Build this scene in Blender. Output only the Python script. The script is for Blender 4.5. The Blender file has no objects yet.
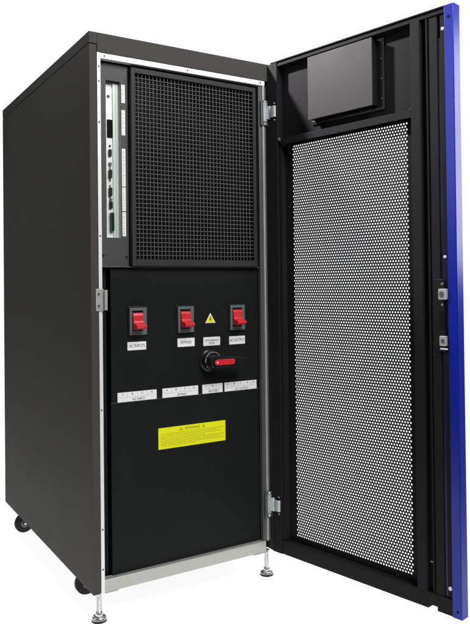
import bpy, bmesh, math, random
from mathutils import Vector, Matrix
random.seed(4)
sc = bpy.context.scene
C = sc.collection
ZB = 0.08                      # underside of the cabinet above the floor

# ------------------------------------------------------------------ materials
def mat(name, col, rough=.5, metal=0., spec=.3, bump=0., bscale=400., var=.0, vscale=6., rvar=.06, coat=0., aniso=None):
    m = bpy.data.materials.new(name); m.use_nodes = True
    nt = m.node_tree; N = nt.nodes; L = nt.links
    b = N['Principled BSDF']
    b.inputs['Metallic'].default_value = metal
    b.inputs['Specular IOR Level'].default_value = spec
    b.inputs['Coat Weight'].default_value = coat
    b.inputs['Coat Roughness'].default_value = .15
    tc = N.new('ShaderNodeTexCoord')
    n1 = N.new('ShaderNodeTexNoise'); n1.inputs['Scale'].default_value = vscale
    n1.inputs['Detail'].default_value = 6; n1.inputs['Roughness'].default_value = .65
    if aniso:
        mp = N.new('ShaderNodeMapping'); mp.inputs['Scale'].default_value = aniso
        L.new(tc.outputs['Object'], mp.inputs['Vector']); L.new(mp.outputs[0], n1.inputs['Vector'])
    else:
        L.new(tc.outputs['Object'], n1.inputs['Vector'])
    mr = N.new('ShaderNodeMapRange'); mr.inputs[1].default_value = .3; mr.inputs[2].default_value = .7
    mr.inputs[3].default_value = max(0, rough - rvar); mr.inputs[4].default_value = min(1, rough + rvar)
    L.new(n1.outputs['Fac'], mr.inputs[0]); L.new(mr.outputs[0], b.inputs['Roughness'])
    mx = N.new('ShaderNodeMix'); mx.data_type = 'RGBA'
    mx.inputs[6].default_value = tuple(max(0, c*(1-var)) for c in col) + (1,)
    mx.inputs[7].default_value = tuple(min(1, c*(1+var)) for c in col) + (1,)
    mr2 = N.new('ShaderNodeMapRange'); mr2.inputs[1].default_value = .3; mr2.inputs[2].default_value = .7
    L.new(n1.outputs['Fac'], mr2.inputs[0]); L.new(mr2.outputs[0], mx.inputs[0]); L.new(mx.outputs[2], b.inputs['Base Color'])
    if bump:
        n2 = N.new('ShaderNodeTexNoise'); n2.inputs['Scale'].default_value = bscale; n2.inputs['Detail'].default_value = 2
        L.new(tc.outputs['Object'], n2.inputs['Vector'])
        bp = N.new('ShaderNodeBump'); bp.inputs['Strength'].default_value = bump; bp.inputs['Distance'].default_value = .0006
        L.new(n2.outputs['Fac'], bp.inputs['Height']); L.new(bp.outputs[0], b.inputs['Normal'])
    return m

M = {}
M['shell']  = mat('textured_charcoal_paint', (.064,.0620,.055), .7, spec=.12, bump=.25, bscale=900, var=.06)
M['black']  = mat('black_powder_coat', (.0115,.0132,.0130), .50, spec=.10, bump=.2, bscale=900, var=.12)
M['liner']  = mat('matt_black_interior', (.006,.006,.006), .8, spec=.1)
M['bay']    = mat('dark_grey_sheet', (.065,.065,.066), .5, spec=.3, bump=.1, var=.08)
M['grille'] = mat('grille_frame_paint', (.034,.034,.035), .5, spec=.2, bump=.15, bscale=900, var=.08)
M['wire']   = mat('grille_wire_paint', (.15,.15,.15), .45, spec=.3)
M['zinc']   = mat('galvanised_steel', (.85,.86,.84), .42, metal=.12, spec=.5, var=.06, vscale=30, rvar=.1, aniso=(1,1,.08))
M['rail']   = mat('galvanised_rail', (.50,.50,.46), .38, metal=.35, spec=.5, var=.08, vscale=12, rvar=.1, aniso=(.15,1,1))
M['dullzinc'] = mat('dull_grey_steel', (.12,.13,.128), .4, metal=.4, spec=.5, var=.1, vscale=20, aniso=(1,1,.1))  # dull dark grey steel of the frame flanks, screws and hubs
M['chrome'] = mat('bright_plated_steel', (.75,.78,.78), .18, metal=.85, spec=.5, var=.05, vscale=40)
M['hingem'] = mat('hinge_steel', (.62,.68,.69), .3, metal=.45, spec=.5, var=.06, vscale=60)
M['bracket']= mat('bay_bracket_steel', (.78,.80,.76), .4, metal=.15, spec=.4, var=.07, vscale=25)
M['baywall']= mat('bay_wall_steel', (.56,.60,.56), .4, metal=.2, spec=.4, var=.08, vscale=20, aniso=(1,1,.1))
M['label']  = mat('white_label', (.90,.90,.89), .45, spec=.3, var=.02)
M['ink']    = mat('grey_ink', (.10,.10,.10), .6, spec=.2)
M['yellow'] = mat('yellow_label', (.86,.86,.01), .4, spec=.3, var=.02)
M['yink']   = mat('dark_ink', (.13,.13,.02), .6, spec=.2)
M['faint']  = mat('faint_ink', (.42,.42,.03), .6, spec=.2)
M['bezel']  = mat('grey_green_plastic', (.12,.145,.150), .4, spec=.4, var=.05)
M['red']    = mat('red_plastic', (.70,.025,.035), .32, spec=.45, var=.05, vscale=30)
M['blackpl']= mat('black_plastic', (.012,.012,.013), .3, spec=.4)
M['greypl'] = mat('grey_print', (.30,.30,.31), .45, spec=.4)
M['blue']   = mat('blue_enamel', (.003,.016,.33), .28, spec=.38, var=.02, rvar=.015)
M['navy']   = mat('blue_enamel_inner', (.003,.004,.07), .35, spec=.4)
M['doorblk']= mat('door_black_paint', (.0195,.0185,.0205), .6, spec=.05, bump=.15, bscale=900, var=.1)
M['perf']   = mat('perforated_black_paint', (.014,.0135,.015), .6, spec=.05)
M['box']    = mat('screen_box_paint', (.047,.044,.048), .55, spec=.15, bump=.15, bscale=700, var=.08, vscale=14)
M['rubber'] = mat('black_rubber', (.012,.012,.012), .65, spec=.3)
M['green']  = mat('green_connector', (.01,.10,.035), .4, spec=.4)
M['white']  = mat('white_plastic', (.75,.76,.76), .4, spec=.4)

# ------------------------------------------------------------------ mesh helpers
class MB:
    def __init__(s): s.bm = bmesh.new()
    def box(s, x0, x1, y0, y1, z0, z1):
        v = [s.bm.verts.new((x, y, z)) for x in (x0, x1) for y in (y0, y1) for z in (z0, z1)]
        for f in ((0,1,3,2),(4,6,7,5),(0,4,5,1),(2,3,7,6),(0,2,6,4),(1,5,7,3)):
            s.bm.faces.new([v[i] for i in f])
        return s
    def prism(s, pts, axis, a, b):
        """closed outline pts (2D) extruded along axis from a to b"""
        def P(p, t):
            if axis == 'x': return (t, p[0], p[1])
            if axis == 'y': return (p[0], t, p[1])
            return (p[0], p[1], t)
        va = [s.bm.verts.new(P(p, a)) for p in pts]; vb = [s.bm.verts.new(P(p, b)) for p in pts]
        n = len(pts)
        s.bm.faces.new(va); s.bm.faces.new(vb[::-1])
        for i in range(n): s.bm.faces.new((va[i], vb[i], vb[(i+1) % n], va[(i+1) % n]))
        return s
    def cyl(s, c, axis, r, a, b, n=24, r2=None):
        r2 = r if r2 is None else r2
        def P(t, rr, ang):
            u, v = rr*math.cos(ang), rr*math.sin(ang)
            if axis == 'x': return (t, c[0]+u, c[1]+v)
            if axis == 'y': return (c[0]+u, t, c[1]+v)
            return (c[0]+u, c[1]+v, t)
        va = [s.bm.verts.new(P(a, r, 2*math.pi*i/n)) for i in range(n)]
        vb = [s.bm.verts.new(P(b, r2, 2*math.pi*i/n)) for i in range(n)]
        s.bm.faces.new(va); s.bm.faces.new(vb[::-1])
        for i in range(n): s.bm.faces.new((va[i], vb[i], vb[(i+1) % n], va[(i+1) % n]))
        return s
    def lathe(s, c, axis, prof, n=32):
        rings = []
        for (r, t) in prof:
            ring = []
            for i in range(n):
                an = 2*math.pi*i/n; u, v = r*math.cos(an), r*math.sin(an)
                ring.append(s.bm.verts.new((t, c[0]+u, c[1]+v) if axis == 'x' else (c[0]+u, t, c[1]+v) if axis == 'y' else (c[0]+u, c[1]+v, t)))
            rings.append(ring)
        for a, b in zip(rings, rings[1:]):
            for i in range(n): s.bm.faces.new((a[i], a[(i+1) % n], b[(i+1) % n], b[i]))
        s.bm.faces.new(rings[0][::-1]); s.bm.faces.new(rings[-1])
        return s
    def build(s, name, m, parent=None, bevel=0., smooth=False, loc=None, seg=2):
        bmesh.ops.recalc_face_normals(s.bm, faces=s.bm.faces)
        me = bpy.data.meshes.new(name); s.bm.to_mesh(me); s.bm.free()
        o = bpy.data.objects.new(name, me); C.objects.link(o); me.materials.append(M[m])
        if parent: o.parent = parent
        if loc: o.location = loc
        if smooth:
            for p in me.polygons: p.use_smooth = True
            me.set_sharp_from_angle(angle=math.radians(40))
        if bevel:
            bv = o.modifiers.new('bevel', 'BEVEL'); bv.width = bevel; bv.segments = seg; bv.limit_method = 'ANGLE'; bv.harden_normals = False
        return o

def rounded(x0, x1, z0, z1, r, n=5):
    pts = []
    for cx, cz, a0 in ((x1-r, z1-r, 0), (x0+r, z1-r, 90), (x0+r, z0+r, 180), (x1-r, z0+r, 270)):
        for i in range(n+1):
            a = math.radians(a0 + 90*i/n); pts.append((cx+r*math.cos(a), cz+r*math.sin(a)))
    return pts

def text(name, body, size, x, y, z, parent, m='ink', bold=0.0, sx=1.):
    """lettering facing -y, centred on x, z"""
    cu = bpy.data.curves.new(name, 'FONT'); cu.body = body; cu.size = size
    cu.align_x = 'CENTER'; cu.align_y = 'CENTER'; cu.extrude = .00008; cu.offset = 0; cu.resolution_u = 6
    t = bpy.data.objects.new(name, cu); C.objects.link(t)
    dg = bpy.context.evaluated_depsgraph_get()
    me = bpy.data.meshes.new_from_object(t.evaluated_get(dg))
    bpy.data.objects.remove(t)
    me.transform(Matrix.Translation((x, y, z)) @ Matrix.Rotation(math.pi/2, 4, 'X') @ Matrix.Diagonal((sx, 1, 1, 1)))
    me.materials.clear(); me.materials.append(M[m])
    o = bpy.data.objects.new(name, me); C.objects.link(o); o.parent = parent
    return o

# ------------------------------------------------------------------ the cabinet
root = bpy.data.objects.new('power_cabinet', None); C.objects.link(root)
root.location = (.3, .5, 0); root.empty_display_size = .1
root['label'] = 'tall charcoal power cabinet on casters with its blue edged perforated door swung open'
root['category'] = 'cabinet'
OFF = (-.3, -.5, ZB)
def part(mb, name, m, **k): return mb.build(name, m, root, loc=OFF, **k)
def sub(mb, name, m, par, **k): return mb.build(name, m, par, **k)

H = 1.540; SK = 1.508; W = .600; D = 1.0
part(MB().box(0, .0215, 0, D, 0, SK-.0022), 'side_panel', 'shell', bevel=.0015)
part(MB().box(W-.0115, W, .001, D, 0, SK-.0022), 'side_panel', 'shell', bevel=.0015)
tc = MB().box(0, .0228, 0, D, SK, H)
tc.prism([(0,1.4858),(0,H),(D,H),(D,SK),(.018,SK),(.018,1.4858)], 'x', .0229, W)
part(tc, 'top_cover', 'shell', bevel=.0012)
part(MB().box(.001, W-.001, D-.012, D-.001, .001, SK-.003), 'back_panel', 'shell', bevel=.001)
part(MB().box(.0216, W-.0116, .03, D-.0125, .001, .006), 'bottom_pan', 'liner')
# dark interior behind the front equipment
part(MB().box(.0225, W-.013, .088, .10, .008, 1.505).box(.0225, .0300, .021, .088, .008, 1.505).box(.5885-.012, W-.0125, .024, .088, .008, 1.505)
     .box(.03, .5765, .021, .088, 1.487, 1.505), 'interior_liner', 'liner')

# bright door frame round the opening
fr = MB()
fr.box(.0230, .0331, .0006, .0200, .0005, 1.4854)
fr.box(.0331, .5773, .0010, .0196, 1.4700, 1.4850)
frame = part(fr, 'door_frame', 'zinc', bevel=.0006)
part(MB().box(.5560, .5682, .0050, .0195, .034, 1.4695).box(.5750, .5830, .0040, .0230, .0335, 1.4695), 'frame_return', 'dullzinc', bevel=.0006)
part(MB().box(.5683, .5749, .0006, .0200, .0340, 1.4699), 'hinge_upright', 'rail', bevel=.0006)
for (x, z) in ((.0445,1.4777),(.3033,1.4777),(.5608,1.4777),(.0280,1.4468),(.0280,1.4056),(.0280,1.2924),(.0280,.978),(.0280,.5),(.0280,.1739),(.0280,.065)):
    sub(MB().cyl((x, z), 'y', .0021, -.0002, .002, 12), 'frame_hole', 'liner', frame)
rl = MB()
rl.prism([(.0040,0),(.0040,.0320),(.0060,.0335),(.0290,.0335),(.0290,.0015),(.0080,-.0015),(.0060,-.0015)], 'x', .0332, .5660)
rail = part(rl, 'base_rail', 'rail', bevel=.0008)
sub(MB().box(.036, .075, .006, .05, -.0045, -.0017), 'foot_plate', 'rail', rail)
sub(MB().box(.522, .575, .006, .05, -.0045, -.0017), 'foot_plate', 'rail', rail)
# strike plate on the left edge
st = MB(); st.prism(rounded(.0130, .0355, .7714, .8324, .002), 'y', -.0024, -.0002)
st.box(.0355, .0372, -.0120, -.0002, .7740, .8290)
st.box(.0372, .0430, -.0120, -.0104, .7740, .8290)
strike = part(st, 'strike_plate', 'rail', bevel=.0005)
for z in (.786, .818):
    sub(MB().cyl((.0215, z), 'y', .0032, -.0042, -.0022, 16, r2=.0036), 'screw', 'dullzinc', strike)

# ------------------------------------------------------------------ connector bay (upper left)
bx0, bx1, bz0, bz1 = .0400, .1205, .8955, 1.4655
ox0, ox1, oz0, oz1 = .0550, .0987, .976, 1.4184
by = MB()
by.box(bx0, ox0, .020, .022, bz0, bz1).box(ox1, bx1, .020, .022, bz0, bz1)
by.box(ox0, ox1, .020, .022, bz0, oz0).box(ox0, ox1, .020, .022, oz1, bz1)
bay = part(by, 'connector_bay', 'bay')
PY_ = .036                                   # depth of the port plate
def qx(x): return -.6518+(x+.6518)*.9778
def qz(z): return .8373+(z-.8373)*.9778
sub(MB().box(ox1+.0002, ox1+.0014, .0222, PY_+.002, oz0, oz1), 'bay_wall', 'baywall', bay)
sub(MB().box(ox0-.002, ox1, .0222, PY_+.002, oz1+.0001, oz1+.0014).box(ox0-.002, ox0-.0008, .0222, PY_+.002, oz0, oz1), 'bay_lip', 'bay', bay)
sub(MB().box(ox0-.002, ox1, .0222, PY_+.002, oz0-.0014, oz0-.0001), 'bay_lip', 'baywall', bay)
face = sub(MB().box(.0545, .0800, PY_, PY_+.0015, oz0, oz1-.016), 'port_plate', 'bracket', bay)
sub(MB().box(.0545, .0985, PY_+.0016, PY_+.003, oz0, oz1-.001).box(.0802, .0985, PY_-.003, PY_+.0015, oz0+.001, oz1-.004).box(.0890, .0900, PY_-.0045, PY_-.0031, oz0+.001, oz1-.004), 'guide_rail', 'baywall', bay)
def port(name, x0, x1, z0, z1, m='blackpl', d=.004, r=.0012, yy=None):
    yy = PY_
    return sub(MB().prism(rounded(qx(x0), qx(x1), qz(z0), qz(z1), r, 3), 'y', yy-d, yy-.0001), name, m, bay)
sub(MB().cyl((qx(.0845), qz(1.389)), 'y', .0042, PY_-.0015, PY_-.0001, 16), 'bay_screw', 'blackpl', bay)
port('card_slot', .0800, .0962, 1.270, 1.3215, 'liner', .0032)
sub(MB().cyl((qx(.0880), qz(1.2455)), 'y', .0028, PY_-.003, PY_-.0001, 12), 'indicator_light', 'blackpl', bay)
port('serial_port', .0835, .0925, 1.2150, 1.2350, 'blackpl', .005)
port('network_port', .0835, .0925, 1.1880, 1.1975, 'dullzinc', .0034)
for z in (1.164, 1.112):
    port('serial_port', .0830, .0925, z-.013, z+.013, 'blackpl', .006, .003)
    for sg in (-1, 1):
        sub(MB().cyl((qx(.0878), qz(z+sg*.0185)), 'y', .0024, PY_-.004, PY_-.0001, 6), 'port_stud', 'dullzinc', bay)
port('dip_switch', .0842, .0935, 1.064, 1.084, 'blackpl', .005)
port('dip_switch', .0850, .0930, 1.0870, 1.0930, 'dullzinc', .004)
tb = port('terminal_block', .0865, .0965, .9985, 1.0520, 'green', .010, .0008)
for i in range(8):
    sub(MB().box(qx(.0880), qx(.0950), PY_-.0110, PY_-.0101, qz(1.001+i*.0063), qz(1.0048+i*.0063)), 'terminal_slot', 'liner', bay)
for (x, z) in ((.0440, 1.4277), (.1135, 1.4268), (.0440, .925), (.1125, .922)):
    sub(MB().cyl((x, z), 'y', .0034, .0186, .0199, 16), 'bay_screw', 'blackpl', bay)
for (z0, z1) in ((1.3590, 1.4110), (1.2670, 1.3390), (1.1215, 1.2290), (1.0520, 1.1190), (.9805, 1.0490)):
    lb = sub(MB().box(.1010, .1118, .0192, .0198, z0, z1), 'label_strip', 'label', bay)
    k = MB()
    zz = z0 + .005
    while zz < z1 - .006:
        h = random.uniform(.002, .007)
        k.box(.1048, .1064, .01905, .0192, zz, min(zz+h, z1-.003)); zz += h + random.uniform(.002, .006)
    sub(k, 'fine_print', 'greypl', bay)

# ------------------------------------------------------------------ ventilation grille
gx0, gx1, gz0, gz1 = .1235, .5440, .8960, 1.4600
ix0, ix1, iz0, iz1 = .1358, .5322, .9150, 1.4455
g = MB()
g.box(gx0, ix0, .002, .030, gz0, gz1).box(ix1, gx1, .002, .030, gz0, gz1)
g.box(ix0-.0001, ix1+.0001, .0021, .030, gz0+.0001, iz0).box(ix0-.0001, ix1+.0001, .0021, .030, iz1, gz1-.0001)
grille = part(g, 'vent_grille', 'grille', bevel=.0008)
w = MB(); nx, nz = 34, 43
for i in range(1, nx):
    x = ix0 + (ix1-ix0)*i/nx; w.box(x-.0006, x+.0006, .0075, .0100, iz0-.001, iz1+.001)
for j in range(1, nz):
    z = iz0 + (iz1-iz0)*j/nz; w.box(ix0-.001, ix1+.001, .0060, .0086, z-.0006, z+.0006)
sub(w, 'wire_mesh', 'wire', grille)
# the coarse guard behind the front wires
w = MB()
for i in range(1, nx):
    x = ix0 + (ix1-ix0)*i/nx; w.box(x-.0005, x+.0005, .0262, .0275, iz0-.001, iz1+.001)
for j in range(1, nz):
    z = iz0 + (iz1-iz0)*j/nz; w.box(ix0-.001, ix1+.001, .0250, .0261, z-.0005, z+.0005)
sub(w, 'rear_mesh', 'blackpl', grille)

# ------------------------------------------------------------------ control panels
cp = MB().box(.0640, .5545, .0200, .0860, .5130, .8915)
ctl = part(cp, 'control_panel', 'black', bevel=.001)
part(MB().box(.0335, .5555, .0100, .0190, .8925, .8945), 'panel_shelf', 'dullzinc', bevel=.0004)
low = part(MB().box(.0625, .5545, .0200, .0860, .0345, .5108), 'lower_panel', 'black', bevel=.001)
part(MB().box(.0640, .5545, .0206, .0300, .5110, .5128), 'panel_seam', 'dullzinc')
part(MB().box(.0345, .0560, .034, .044, .034, .890), 'cable_channel', 'black')
for (x, z) in ((.548,.475),(.548,.53),(.548,.87),(.548,.06)):
    part(MB().cyl((x, z), 'y', .003, .0188, .0202, 14), 'panel_screw', 'blackpl', smooth=True)

def rocker_switch(cx, label):
    sw = part(MB().prism(rounded(cx-.0300, cx+.0300, .6965, .7812, .004), 'y', .0170, .0198), 'rocker_switch', 'blackpl', bevel=.0006)
    b = MB(); x0, x1, z0, z1 = cx-.0262, cx+.0262, .7002, .7775
    wx0, wx1, wz0, wz1 = cx-.0185, cx+.0150, .7120, .7690
    b.box(x0, wx0, .0125, .0168, z0, z1).box(wx1, x1, .0125, .0168, z0, z1).box(wx0, wx1, .0126, .0168, z0, wz0).box(wx0, wx1, .0126, .0168, wz1, z1)
    sub(b, 'bezel', 'bezel', sw, bevel=.0008)
    prof = [(.0165,.7635),(.0105,.7625),(.0075,.7560),(.0062,.7400),(.0040,.7345),(-.0060,.7315),(-.0145,.7300),(-.0180,.7275),
            (-.0185,.7235),(-.0160,.7200),(-.0060,.7175),(.0080,.7150),(.0165,.7150)]
    sub(MB().prism(prof, 'x', cx-.0175, cx+.0140), 'rocker', 'red', sw, bevel=.0016, seg=3)
    return sw
for cx in (.1440, .2963, .4755): rocker_switch(cx, None)

def label(x0, x1, z0, z1, lines, nm='name_label', m='label'):
    l = part(MB().prism(rounded(x0, x1, z0, z1, .0008, 2), 'y', .0191, .0198), nm, m)
    for (t, size, x, z, s) in lines: text('lettering', t, size, x, .0188, z, l, 'ink', .00012, s)
    return l
label(.1128, .1700, .6570, .6805, [('AC INPUTS', .0120, .1414, .6688, .82)])
label(.2704, .3270, .6580, .6832, [('BYPASS', .0120, .2987, .6706, .9)])
label(.3569, .4151, .6563, .6823, [('MAINTENANCE', .0085, .386, .6720, .8), ('BYPASS', .0075, .386, .6632, .8)])
label(.4475, .5047, .6560, .6810, [('AC OUTPUT', .0120, .4761, .6685, .80)])
def tlabel(x0, x1, name, marks):
    n = len(marks); wd = x1-x0
    ls = [(c, .0085, x0+wd*(i+.5)/n, .5338, 1.) for i, c in enumerate(marks)]
    ls.append((name, .0092, (x0+x1)/2+.004, .5178, .95))
    l = label(x0, x1, .5125, .5397, ls, 'terminal_label')
    k = MB().box(x0+.005, x1-.004, .01905, .0191, .5248, .5254)
    for i in range(1, n): k.box(x0+wd*i/n-.0003, x0+wd*i/n+.0003, .01905, .0191, .5254, .5380)
    sub(k, 'ruled_lines', 'greypl', l)
tlabel(.0818, .2014, 'AC INPUT', 'ABCN')
tlabel(.2199, .3375, 'BYPASS', 'ABCN')
tlabel(.3520, .4222, 'BATTERY', '+N-')
tlabel(.4289, .5460, 'AC OUTPUT', 'ABCNN')

# yellow hazard triangle
def tri(cx, cz, r, off=0): return [(cx+r*math.cos(math.radians(a)), cz+r*math.sin(math.radians(a))) for a in (90, 210, 330)]
t0 = part(MB().prism(tri(.3820, .7352, .0205), 'y', .0192, .0198), 'hazard_triangle', 'label', bevel=.0004)
sub(MB().prism(tri(.3820, .7352, .0172), 'y', .0188, .0191), 'triangle_face', 'yellow', t0)
bolt = [(.3835,.7470),(.3780,.7350),(.3815,.7352),(.3795,.7275),(.3865,.7375),(.3828,.7376),(.3848,.7470)]
sub(MB().prism(bolt, 'y', .0185, .0187), 'bolt_symbol', 'yink', t0)

# yellow warning notice on the lower panel
yl = part(MB().box(.2058, .4305, .0192, .0198, .3640, .4255), 'warning_label', 'yellow')
text('lettering', 'WARNING', .0105, .3170, .0191, .4165, yl, 'yink', .0003, 1.)
for x in (.2795, .3545):
    tr = tri(x, .4155, .0060); ti = tri(x, .4155, .0042)
    k = MB()
    for i in range(3):
        j = (i+1) % 3
        k.prism([tr[i], tr[j], ti[j], ti[i]], 'y', .01905, .0192)
    k.box(x-.0006, x+.0006, .01905, .0192, .4145, .4180)
    sub(k, 'warning_symbol', 'yink', yl)
k = MB()
for r in range(8):
    z = .4065 - r*.0050
    x = .2125 if r in (0, 2, 4, 6) else .2165
    end = (.424, .40, .418, .36, .425, .41, .422, .33)[r]
    if r in (0, 2, 4, 6): k.box(.2092, .2104, .01905, .0192, z, z+.0012)
    while x < end:
        wd = random.uniform(.004, .011); k.box(x, min(x+wd, end), .01905, .0192, z, z+.0017); x += wd+.0017
sub(k, 'fine_print', 'faint', yl)

# rotary isolator
rs = part(MB().lathe((.3760, .6120), 'y', [(.0330,.0199),(.0330,.0150),(.0290,.0120),(.0285,-.0040),(.0265,-.0075),(.0240,-.0080)], 48), 'rotary_switch', 'blackpl', smooth=True)
ring = MB()
for a0, a1 in ((20, 76), (82, 108), (114, 150), (158, 186), (214, 232)):
    po, pi_ = [], []
    for i in range(9):
        a = math.radians(a0+(a1-a0)*i/8)
        po.append((.3760+.0276*math.cos(a), .6120+.0276*math.sin(a))); pi_.append((.3760+.0256*math.cos(a), .6120+.0256*math.sin(a)))
    ring.prism(po+pi_[::-1], 'y', -.0079, -.0060)
sub(ring, 'dial_marks', 'greypl', rs)
hd = MB()
hd.prism(rounded(.3560, .3960, .5930, .6300, .012), 'y', -.0300, -.0078)
hz = .6090
hd.prism([(.3720,hz+.0165),(.4160,hz+.0150),(.4700,hz+.0115),(.4800,hz+.0085),(.4820,hz),(.4800,hz-.0150),(.4740,hz-.0180),(.4160,hz-.0160),(.3720,hz-.0165)], 'y', -.0340, -.0180)
sub(hd, 'handle', 'blackpl', rs, bevel=.003, seg=3)
sub(MB().prism(rounded(.3655, .4350, hz-.0075, hz+.0095, .0080), 'y', -.0362, -.0341), 'handle_insert', 'red', rs, bevel=.0007)
sub(MB().cyl((.3738, hz+.0010), 'y', .0026, -.0370, -.0363, 14), 'lock_pin', 'white', rs)

# ------------------------------------------------------------------ feet and casters
for fx in (.023, .577):
    ft = part(MB().cyl((fx, .020), 'z', .0060, -.064, .0, 20), 'levelling_foot', 'chrome', smooth=True)
    th = MB()
    for k in range(22):
        z = -.058+k*.0026; th.lathe((fx, .020), 'z', [(.0060, z), (.0067, z+.0007), (.0060, z+.0014)], 20)
    sub(th, 'thread', 'chrome', ft, smooth=True)
    sub(MB().lathe((fx, .020), 'z', [(.0085,-.0555),(.0100,-.0575),(.0105,-.0640),(.0160,-.0655),(.0195,-.0690),(.0205,-.0740)], 36), 'foot_cup', 'chrome', ft, smooth=True)
    sub(MB().lathe((fx, .020), 'z', [(.0206,-.0741),(.0212,-.0752),(.0208,-.0798),(.0190,-.0800)], 36), 'rubber_pad', 'rubber', ft, smooth=True)
    sub(MB().cyl((fx, .020), 'z', .0105, -.0060, -.0005, 6), 'lock_nut', 'chrome', ft)
R = .035
for (cx, cy) in ((.0330, .846), (.0510, .204), (.5640, .846), (.5500, .204)):      # swivelled: wheels face the front
    sx = .018 if cx < .3 else -.018
    cs = part(MB().lathe((cx+sx, cy), 'z', [(.026,-.0005),(.026,-.0060),(.020,-.0090),(.010,-.0100)], 28), 'caster', 'blackpl', smooth=True)
    cz = -.08+R
    sub(MB().lathe((cx, cz), 'y', [(R-.008,cy-.012),(R-.002,cy-.0105),(R,cy-.006),(R,cy+.006),(R-.002,cy+.0105),(R-.008,cy+.012)], 48), 'wheel', 'rubber', cs, smooth=True)
    sub(MB().lathe((cx, cz), 'y', [(.004,cy-.0140),(.013,cy-.0135),(.015,cy-.0122),(.015,cy+.0122),(.013,cy+.0135),(.004,cy+.0140)], 28), 'wheel_hub', 'dullzinc', cs, smooth=True)
    fk = MB()
    for s in (-1, 1):
        ya_, yb_ = sorted((cy+s*.0150, cy+s*.0170))
        fk.prism([(cx+sx-.018,-.0105),(cx+sx+.018,-.0105),(cx+sx*.5+.009,cz-.002),(cx,cz-.009),(cx-.009*(1 if sx > 0 else -1),cz)] if sx > 0 else
                 [(cx+sx+.018,-.0105),(cx+sx-.018,-.0105),(cx+sx*.5-.009,cz-.002),(cx,cz-.009),(cx+.009,cz)], 'y', ya_, yb_)
    fk.box(cx+sx-.018, cx+sx+.018, cy-.0170, cy+.0170, -.0104, -.0090)
    sub(fk, 'fork', 'blackpl', cs, bevel=.0008)
    sub(MB().cyl((cx, cz), 'y', .0042, cy-.0185, cy+.0185, 12), 'axle', 'chrome', cs)

# ------------------------------------------------------------------ the open door  (local x from hinge to latch edge, y outwards, z up)
ANG = 1.77327
hx, hy = .5887, -.0154
door = bpy.data.objects.new('door', None); C.objects.link(door); door.parent = root
door.location = (hx-.3, hy-.5, ZB); door.rotation_euler = (0, 0, math.atan2(-math.sin(ANG), -math.cos(ANG)))
door['label'] = 'open perforated door with blue edge and black inside'
def dp(mb, name, m, **k): return mb.build(name, m, door, **k)
DH = 1.5408; DL = .6397; T = .030
sk = MB()
sk.box(DL-.0015, DL, 0, T, 0, DH)                                   # latch edge
sk.box(.6137, DL-.0016, 0, .0015, .0004, DH-.0004)                  # return inside the edge
sk.box(.0, DL-.0016, T-.0015, T, 1.2780, DH-.0004)                  # front face: top, bottom, stiles
sk.box(.0, DL-.0016, T-.0015, T, .0004, .0500)
sk.box(.0, .0600, T-.0015, T, .0501, 1.2779)
sk.box(.4990, DL-.0016, T-.0015, T, .0501, 1.2779)
sk.box(.6137, DL-.0016, .0016, T-.0016, .0004, .0016); sk.box(.6137, DL-.0016, .0016, T-.0016, DH-.0016, DH-.0004)
skin = dp(sk, 'door_skin', 'blue', bevel=.0007)
skin['label'] = 'blue enamelled door skin'
f = MB()
f.box(-.0125, .0270, .0000, .0280, .0006, DH-.0042)                  # hinge stile
f.box(.0272, .0400, .0050, .0280, .0450, 1.2740)
f.box(.0272, .6135, .0030, .0280, DH-.0165, DH-.0040)               # top rail
f.box(.0010, .6135, -.0010, .0282, DH-.0038, DH-.0004)              # top lip
f.box(.0272, .5340, .0030, .0280, .0006, .0420)                     # bottom rail, notched near the latch side
f.box(.5342, .5430, .0030, .0280, .0006, .0420)
f.box(.5432, .5690, .0030, .0280, .0110, .0420)
f.box(.5692, .6135, .0030, .0280, .0006, .0420)
f.box(.0272, .5150, .0010, .0029, .0425, .0445)                     # folded lip along the sheet
f.box(.5125, .5405, .0000, .0270, .0430, DH-.0170)                  # latch-side post
f.box(.5407, .5575, .0180, .0275, .0430, DH-.0170)                  # groove floor
f.box(.5577, .5610, .0030, .0275, .0430, DH-.0170)
f.box(.5612, .5640, .0140, .0275, .0430, DH-.0170)
f.box(.5642, .5890, .0060, .0275, .0430, DH-.0170)                  # flat strip that carries the lock
f.box(.5972, .6135, .0070, .0275, .0430, DH-.0170)
frm = dp(f, 'door_stile', 'doorblk', bevel=.0007)
dp(MB().box(.5892, .5970, .0100, .0275, .0430, 1.4650), 'blue_channel', 'navy')
up = dp(MB().box(.0272, .5158, .0265, .0282, 1.2800, DH-.0167), 'upper_liner', 'doorblk')
cb = dp(MB().prism([(.0000,1.2745),(.0000,1.2955),(.0262,1.2955),(.0262,1.2930),(.0025,1.2930),(.0025,1.2745)], 'x', .0410, .5123), 'crossbar', 'doorblk', bevel=.0006)
bxo = dp(MB().box(.1590, .3935, -.0040, -.0020, 1.3300, 1.5180), 'screen_housing', 'box', bevel=.0008, seg=2)
sub(MB().box(.1610, .3915, -.0019, .0262, 1.3320, 1.5160), 'housing_body', 'blackpl', bxo, bevel=.001)
bxo['label'] = 'grey rear housing of the door display'
fl = dp(MB().box(.1520, .4150, .0225, .0264, 1.3200, 1.3315).box(.3922, .4150, .0225, .0264, 1.3317, 1.5190), 'housing_flange', 'blackpl', bevel=.0005)
for (x, z) in ((.4075,1.350),(.4075,1.405),(.4075,1.460),(.4075,1.510)):
    sub(MB().cyl((x, z), 'y', .0028, .0200, .0224, 12), 'flange_screw', 'dullzinc', fl)
for x in (.20, .37):
    sub(MB().cyl((x, 1.3255), 'y', .0024, .0200, .0224, 12), 'flange_screw', 'dullzinc', fl)
dp(MB().cyl((.4960, 1.3040), 'y', .0030, .0235, .0264, 12), 'liner_screw', 'blackpl')

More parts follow.
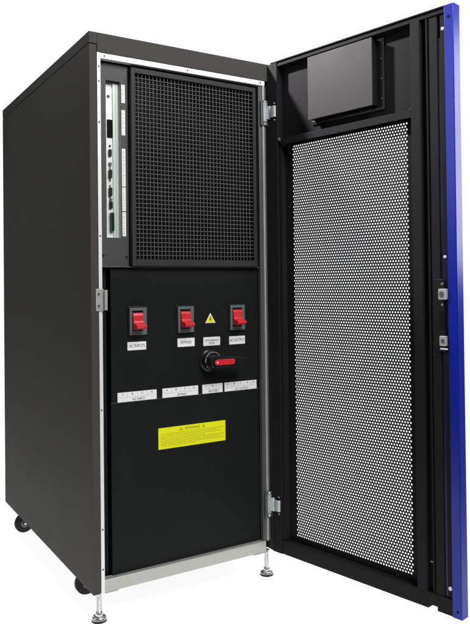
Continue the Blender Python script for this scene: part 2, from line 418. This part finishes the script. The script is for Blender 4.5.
# perforated sheet: one plate with staggered round holes
def perforated(x0, x1, z0, z1, hx0, hx1, hz0, hz1, px, pz, r, y0, th):
    bm = bmesh.new(); NS = 8
    rows = int(round((hz1-hz0)/pz)); cols = int(round((hx1-hx0)/px))
    px = (hx1-hx0)/(cols+.5); pz = (hz1-hz0)/rows
    cache = {}
    def V(x, z):
        k = (round(x*1e6), round(z*1e6))
        v = cache.get(k)
        if v is None: v = cache[k] = bm.verts.new((x, y0, z))
        return v
    for j in range(rows):
        zc = hz0+(j+.5)*pz
        sh = .5*px*(j % 2)
        for i in range(cols):
            xc = hx0+sh+(i+.5)*px
            a, b, c, d = xc-px/2, xc+px/2, zc-pz/2, zc+pz/2
            outer = [(b,zc),(b,d),(xc,d),(a,d),(a,zc),(a,c),(xc,c),(b,c)]
            ov = [V(*q) for q in outer]
            iv = []
            for k in range(NS):
                an = 2*math.pi*k/NS
                iv.append(bm.verts.new((xc+r*math.cos(an), y0, zc+r*math.sin(an))))
            for k in range(NS): bm.faces.new((ov[k], ov[(k+1) % NS], iv[(k+1) % NS], iv[k]))
        # filler at the end of each staggered row
        if j % 2: a, b = hx0, hx0+sh
        else: a, b = hx0+cols*px, hx0+(cols+.5)*px
        c, d = hz0+j*pz, hz0+(j+1)*pz
        bm.faces.new((V(a,c), V(b,c), V(b,d), V(a,d)))
    for (a, b, c, d) in ((x0,hx0,z0,z1),(hx1,x1,z0,z1),(hx0,hx1,z0,hz0),(hx0,hx1,hz1,z1)):
        bm.faces.new([bm.verts.new(q) for q in ((a,y0,c),(b,y0,c),(b,y0,d),(a,y0,d))])
    me = bpy.data.meshes.new('perforated_sheet'); bm.to_mesh(me); bm.free()
    o = bpy.data.objects.new('perforated_sheet', me); C.objects.link(o); o.parent = door
    me.materials.append(M['perf'])
    s = o.modifiers.new('sheet', 'SOLIDIFY'); s.thickness = th; s.offset = 0
    return o
perforated(.0402, .5155, .0432, 1.2922, .0670, .4875, .0600, 1.2730-.0010, .0089, .0082, .0029, .0250, .0010)

# lock parts, screws, hinges
lk = dp(MB().prism(rounded(.5700, .6020, .6650, .8480, .003), 'y', .0035, .0059), 'lock_plate', 'blackpl', bevel=.0006)
for z in (.8440, .6670): sub(MB().box(.5715, .6000, .0028, .0034, z, z+.0016), 'plate_edge', 'navy', lk)
sub(MB().prism(rounded(.5885, .6125, .7960, .8235, .003), 'y', -.0050, .0033), 'lock_block', 'rail', lk, bevel=.001)
sub(MB().prism(rounded(.5925, .6035, .8030, .8165, .002), 'y', -.0062, -.0051), 'lock_insert', 'dullzinc', lk)
sub(MB().prism(rounded(.5900, .6095, .6790, .7040, .002), 'y', -.0045, .0033), 'lock_block', 'rail', lk, bevel=.001)
sub(MB().cyl((.5995, .6920), 'y', .0050, -.0060, -.0046, 14), 'lock_insert', 'dullzinc', lk)
sub(MB().box(.5930, .6130, -.0060, -.0030, .6700, .6735), 'lock_tab', 'white', lk)
sub(MB().box(.5860, .5980, .0025, .0033, .7200, .7700), 'lock_slot', 'liner', lk)
for z in (.8360, .7830):
    sub(MB().cyl((.5960, z), 'y', .0034, .0010, .0034, 14), 'lock_screw', 'chrome', lk)
for (x, z, r) in ((.6060, .9045, .0036), (.6085, 1.4830, .0042), (.6080, .0700, .0048)):
    dp(MB().cyl((x, z), 'y', r, -.0010, .0038, 14), 'door_screw', 'white')
for (x, z, r) in ((.6260, 1.5090, .0042), (.6280, .0180, .0034)):
    dp(MB().cyl((x, z), 'y', r, -.0003, .0009, 14), 'edge_hole', 'liner')
dp(MB().prism([(.0300,1.2990),(.0420,1.2960),(.0400,1.2870),(.0300,1.2920)], 'y', .0015, .0045), 'corner_clip', 'rail')
dp(MB().box(.5460, .5560, .0100, .0130, .1180, .1200), 'stile_clip', 'rail')

def hinge(z):
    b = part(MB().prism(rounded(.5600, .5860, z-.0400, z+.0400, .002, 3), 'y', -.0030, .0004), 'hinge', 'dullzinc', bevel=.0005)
    pl = MB().prism(rounded(.5680, .5800, z-.0280, z+.0310, .001, 2), 'y', -.0058, -.0031)
    sub(pl, 'hinge_leaf', 'hingem', b, bevel=.0004)
    for zz in (-.0350, .0350):
        sub(MB().lathe((.5745, z+zz), 'y', [(.0042,-.0031),(.0042,-.0048),(.0025,-.0062)], 16), 'hinge_screw', 'hingem', b, smooth=True)
    kn = MB()
    for q in ((-.021,-.0075),(-.0070,.0070),(.0075,.021)):
        kn.cyl((.5868, -.0100), 'z', .0044, z+q[0], z+q[1], 20)
    kn.box(.5790, .5850, -.0086, -.0062, z-.020, z+.020)
    sub(kn, 'knuckle', 'hingem', b, smooth=True)
    dp(MB().box(.0040, .0150, -.0065, -.0045, z-.0175, z+.0175), 'leaf_web', 'hingem', bevel=.0004)
    l = dp(MB().box(.0151, .0205, -.0066, -.0045, z-.0175, z+.0175).box(.0204, .0222, -.0065, -.0002, z-.0175, z+.0175), 'door_leaf', 'white', bevel=.0004)
    for zz in (-.026, .026):
        dp(MB().cyl((.0170, z+zz), 'y', .0026, -.0022, -.0002, 12), 'leaf_screw', 'hingem')
    return b
hinge(1.3835); hinge(.1480)
# door stop arm and cable behind the top hinge
part(MB().box(.5890, .5925, -.0060, .0008, 1.42, 1.475), 'stop_arm', 'blackpl', bevel=.0006)

# ------------------------------------------------------------------ setting: white floor, brightened by an added lamp below
fm = bpy.data.materials.new('translucent_white_floor'); fm.use_nodes = True  # lets the added lamp below whiten the floor and wash out shadows
N = fm.node_tree.nodes; Lk = fm.node_tree.links; N.clear()
out = N.new('ShaderNodeOutputMaterial'); mxs = N.new('ShaderNodeMixShader'); mxs.inputs[0].default_value = .65
di = N.new('ShaderNodeBsdfDiffuse'); di.inputs[0].default_value = (.82,.82,.82,1)
tr_ = N.new('ShaderNodeBsdfTranslucent'); tr_.inputs[0].default_value = (.95,.95,.95,1)
Lk.new(di.outputs[0], mxs.inputs[1]); Lk.new(tr_.outputs[0], mxs.inputs[2]); Lk.new(mxs.outputs[0], out.inputs[0])
def sheet(name, x0, x1, y0, y1, z, m, label):
    me = bpy.data.meshes.new(name); me.from_pydata([(x0,y0,z),(x1,y0,z),(x1,y1,z),(x0,y1,z)], [], [(0,1,2,3)])
    me.materials.append(m); o = bpy.data.objects.new(name, me); C.objects.link(o); o['kind'] = 'structure'; o['label'] = label
sheet('floor', -.75, 60, -.85, 60, 0, fm, 'translucent white floor under the cabinet, brightened by an added lamp below')
M['ground'] = mat('added_grey_floor', (.12,.12,.12), .7, spec=.2)  # dark grey floor added out of view to cut bounce onto the cabinet
sheet('ground', -.75, 60, -60, -.854, -.004, M['ground'], 'added grey floor out of view in front of the white floor')
sheet('ground', -60, -.754, -60, 60, -.004, M['ground'], 'added grey floor out of view beside the white floor')

# ------------------------------------------------------------------ lights
def sun(name, d, e, ang, col=(1,1,1)):
    l = bpy.data.lights.new(name, 'SUN'); l.energy = e; l.angle = math.radians(ang); l.color = col
    o = bpy.data.objects.new(name, l); C.objects.link(o); o.rotation_euler = Vector(d).to_track_quat('-Z', 'Y').to_euler(); return o
def area(name, loc, tgt, sx, sy, p, col=(1,1,1)):
    l = bpy.data.lights.new(name, 'AREA'); l.shape = 'RECTANGLE'; l.size = sx; l.size_y = sy; l.energy = p; l.color = col
    o = bpy.data.objects.new(name, l); C.objects.link(o); o.location = loc
    o.rotation_euler = (Vector(tgt)-Vector(loc)).to_track_quat('-Z', 'Y').to_euler(); return o
sun('added_floor_backlight', (0,0,1), 4.1, 60)  # added sun under the floor; whitens it and hides contact shadows
area('key_light', (.0,.36,2.16), (.66,-.3,1.2), .07, .07, 42, (1,.98,.97))
area('front_softbox', (.55,-1.95,2.75), (.25,0,1.0), 1.2, 1.1, 70)
area('left_fill', (-3,.8,2.2), (0,.5,1.3), 1.5, 1.5, 15)  # added lamp, brightens the left side panel
area('right_softbox', (2.1,-1.15,1.50), (.73,-.64,1.3), .5, 1.05, 13)

wd = bpy.data.worlds.new('World'); sc.world = wd; wd.use_nodes = True
N = wd.node_tree.nodes; Lk = wd.node_tree.links
bg = N['Background']; bg.inputs[1].default_value = 1.0
tcw = N.new('ShaderNodeTexCoord'); dt = N.new('ShaderNodeVectorMath'); dt.operation = 'DOT_PRODUCT'
dt.inputs[1].default_value = Vector((.53,.85,0)).normalized()
mr = N.new('ShaderNodeMapRange'); mr.inputs[1].default_value = .60; mr.inputs[2].default_value = .80
mr.inputs[3].default_value = .12; mr.inputs[4].default_value = 1.05; mr.interpolation_type = 'SMOOTHSTEP'
Lk.new(tcw.outputs['Generated'], dt.inputs[0]); Lk.new(dt.outputs['Value'], mr.inputs[0]); Lk.new(mr.outputs[0], bg.inputs[0])

# ------------------------------------------------------------------ camera
f_, cx_, cy_, ro, pi_, ya, X, Y, Z = 697.448, 245.628, 277.326, -.0111772, .0118034, .5598374, -.6518079, -1.8345092, .8372579+ZB
w_ = Vector((math.sin(ya)*math.cos(pi_), math.cos(ya)*math.cos(pi_), math.sin(pi_)))
r0 = Vector((math.cos(ya), -math.sin(ya), 0)); u0 = r0.cross(w_)
r_ = math.cos(ro)*r0+math.sin(ro)*u0; u_ = -math.sin(ro)*r0+math.cos(ro)*u0
cam = bpy.data.cameras.new('camera'); co = bpy.data.objects.new('camera', cam); C.objects.link(co)
cam.sensor_fit = 'VERTICAL'; cam.sensor_height = 24; cam.lens = f_/624*24
cam.shift_x = (235-cx_)/624; cam.shift_y = (cy_-312)/624
cam.clip_start = .05; cam.clip_end = 300
mw = Matrix(((r_.x,u_.x,-w_.x,X),(r_.y,u_.y,-w_.y,Y),(r_.z,u_.z,-w_.z,Z),(0,0,0,1)))
co.matrix_world = mw
sc.camera = co
sc.view_settings.view_transform = 'Standard'; sc.view_settings.look = 'None'; sc.view_settings.exposure = 0
sc.cycles.max_bounces = 8
sc.cycles.use_denoising = True
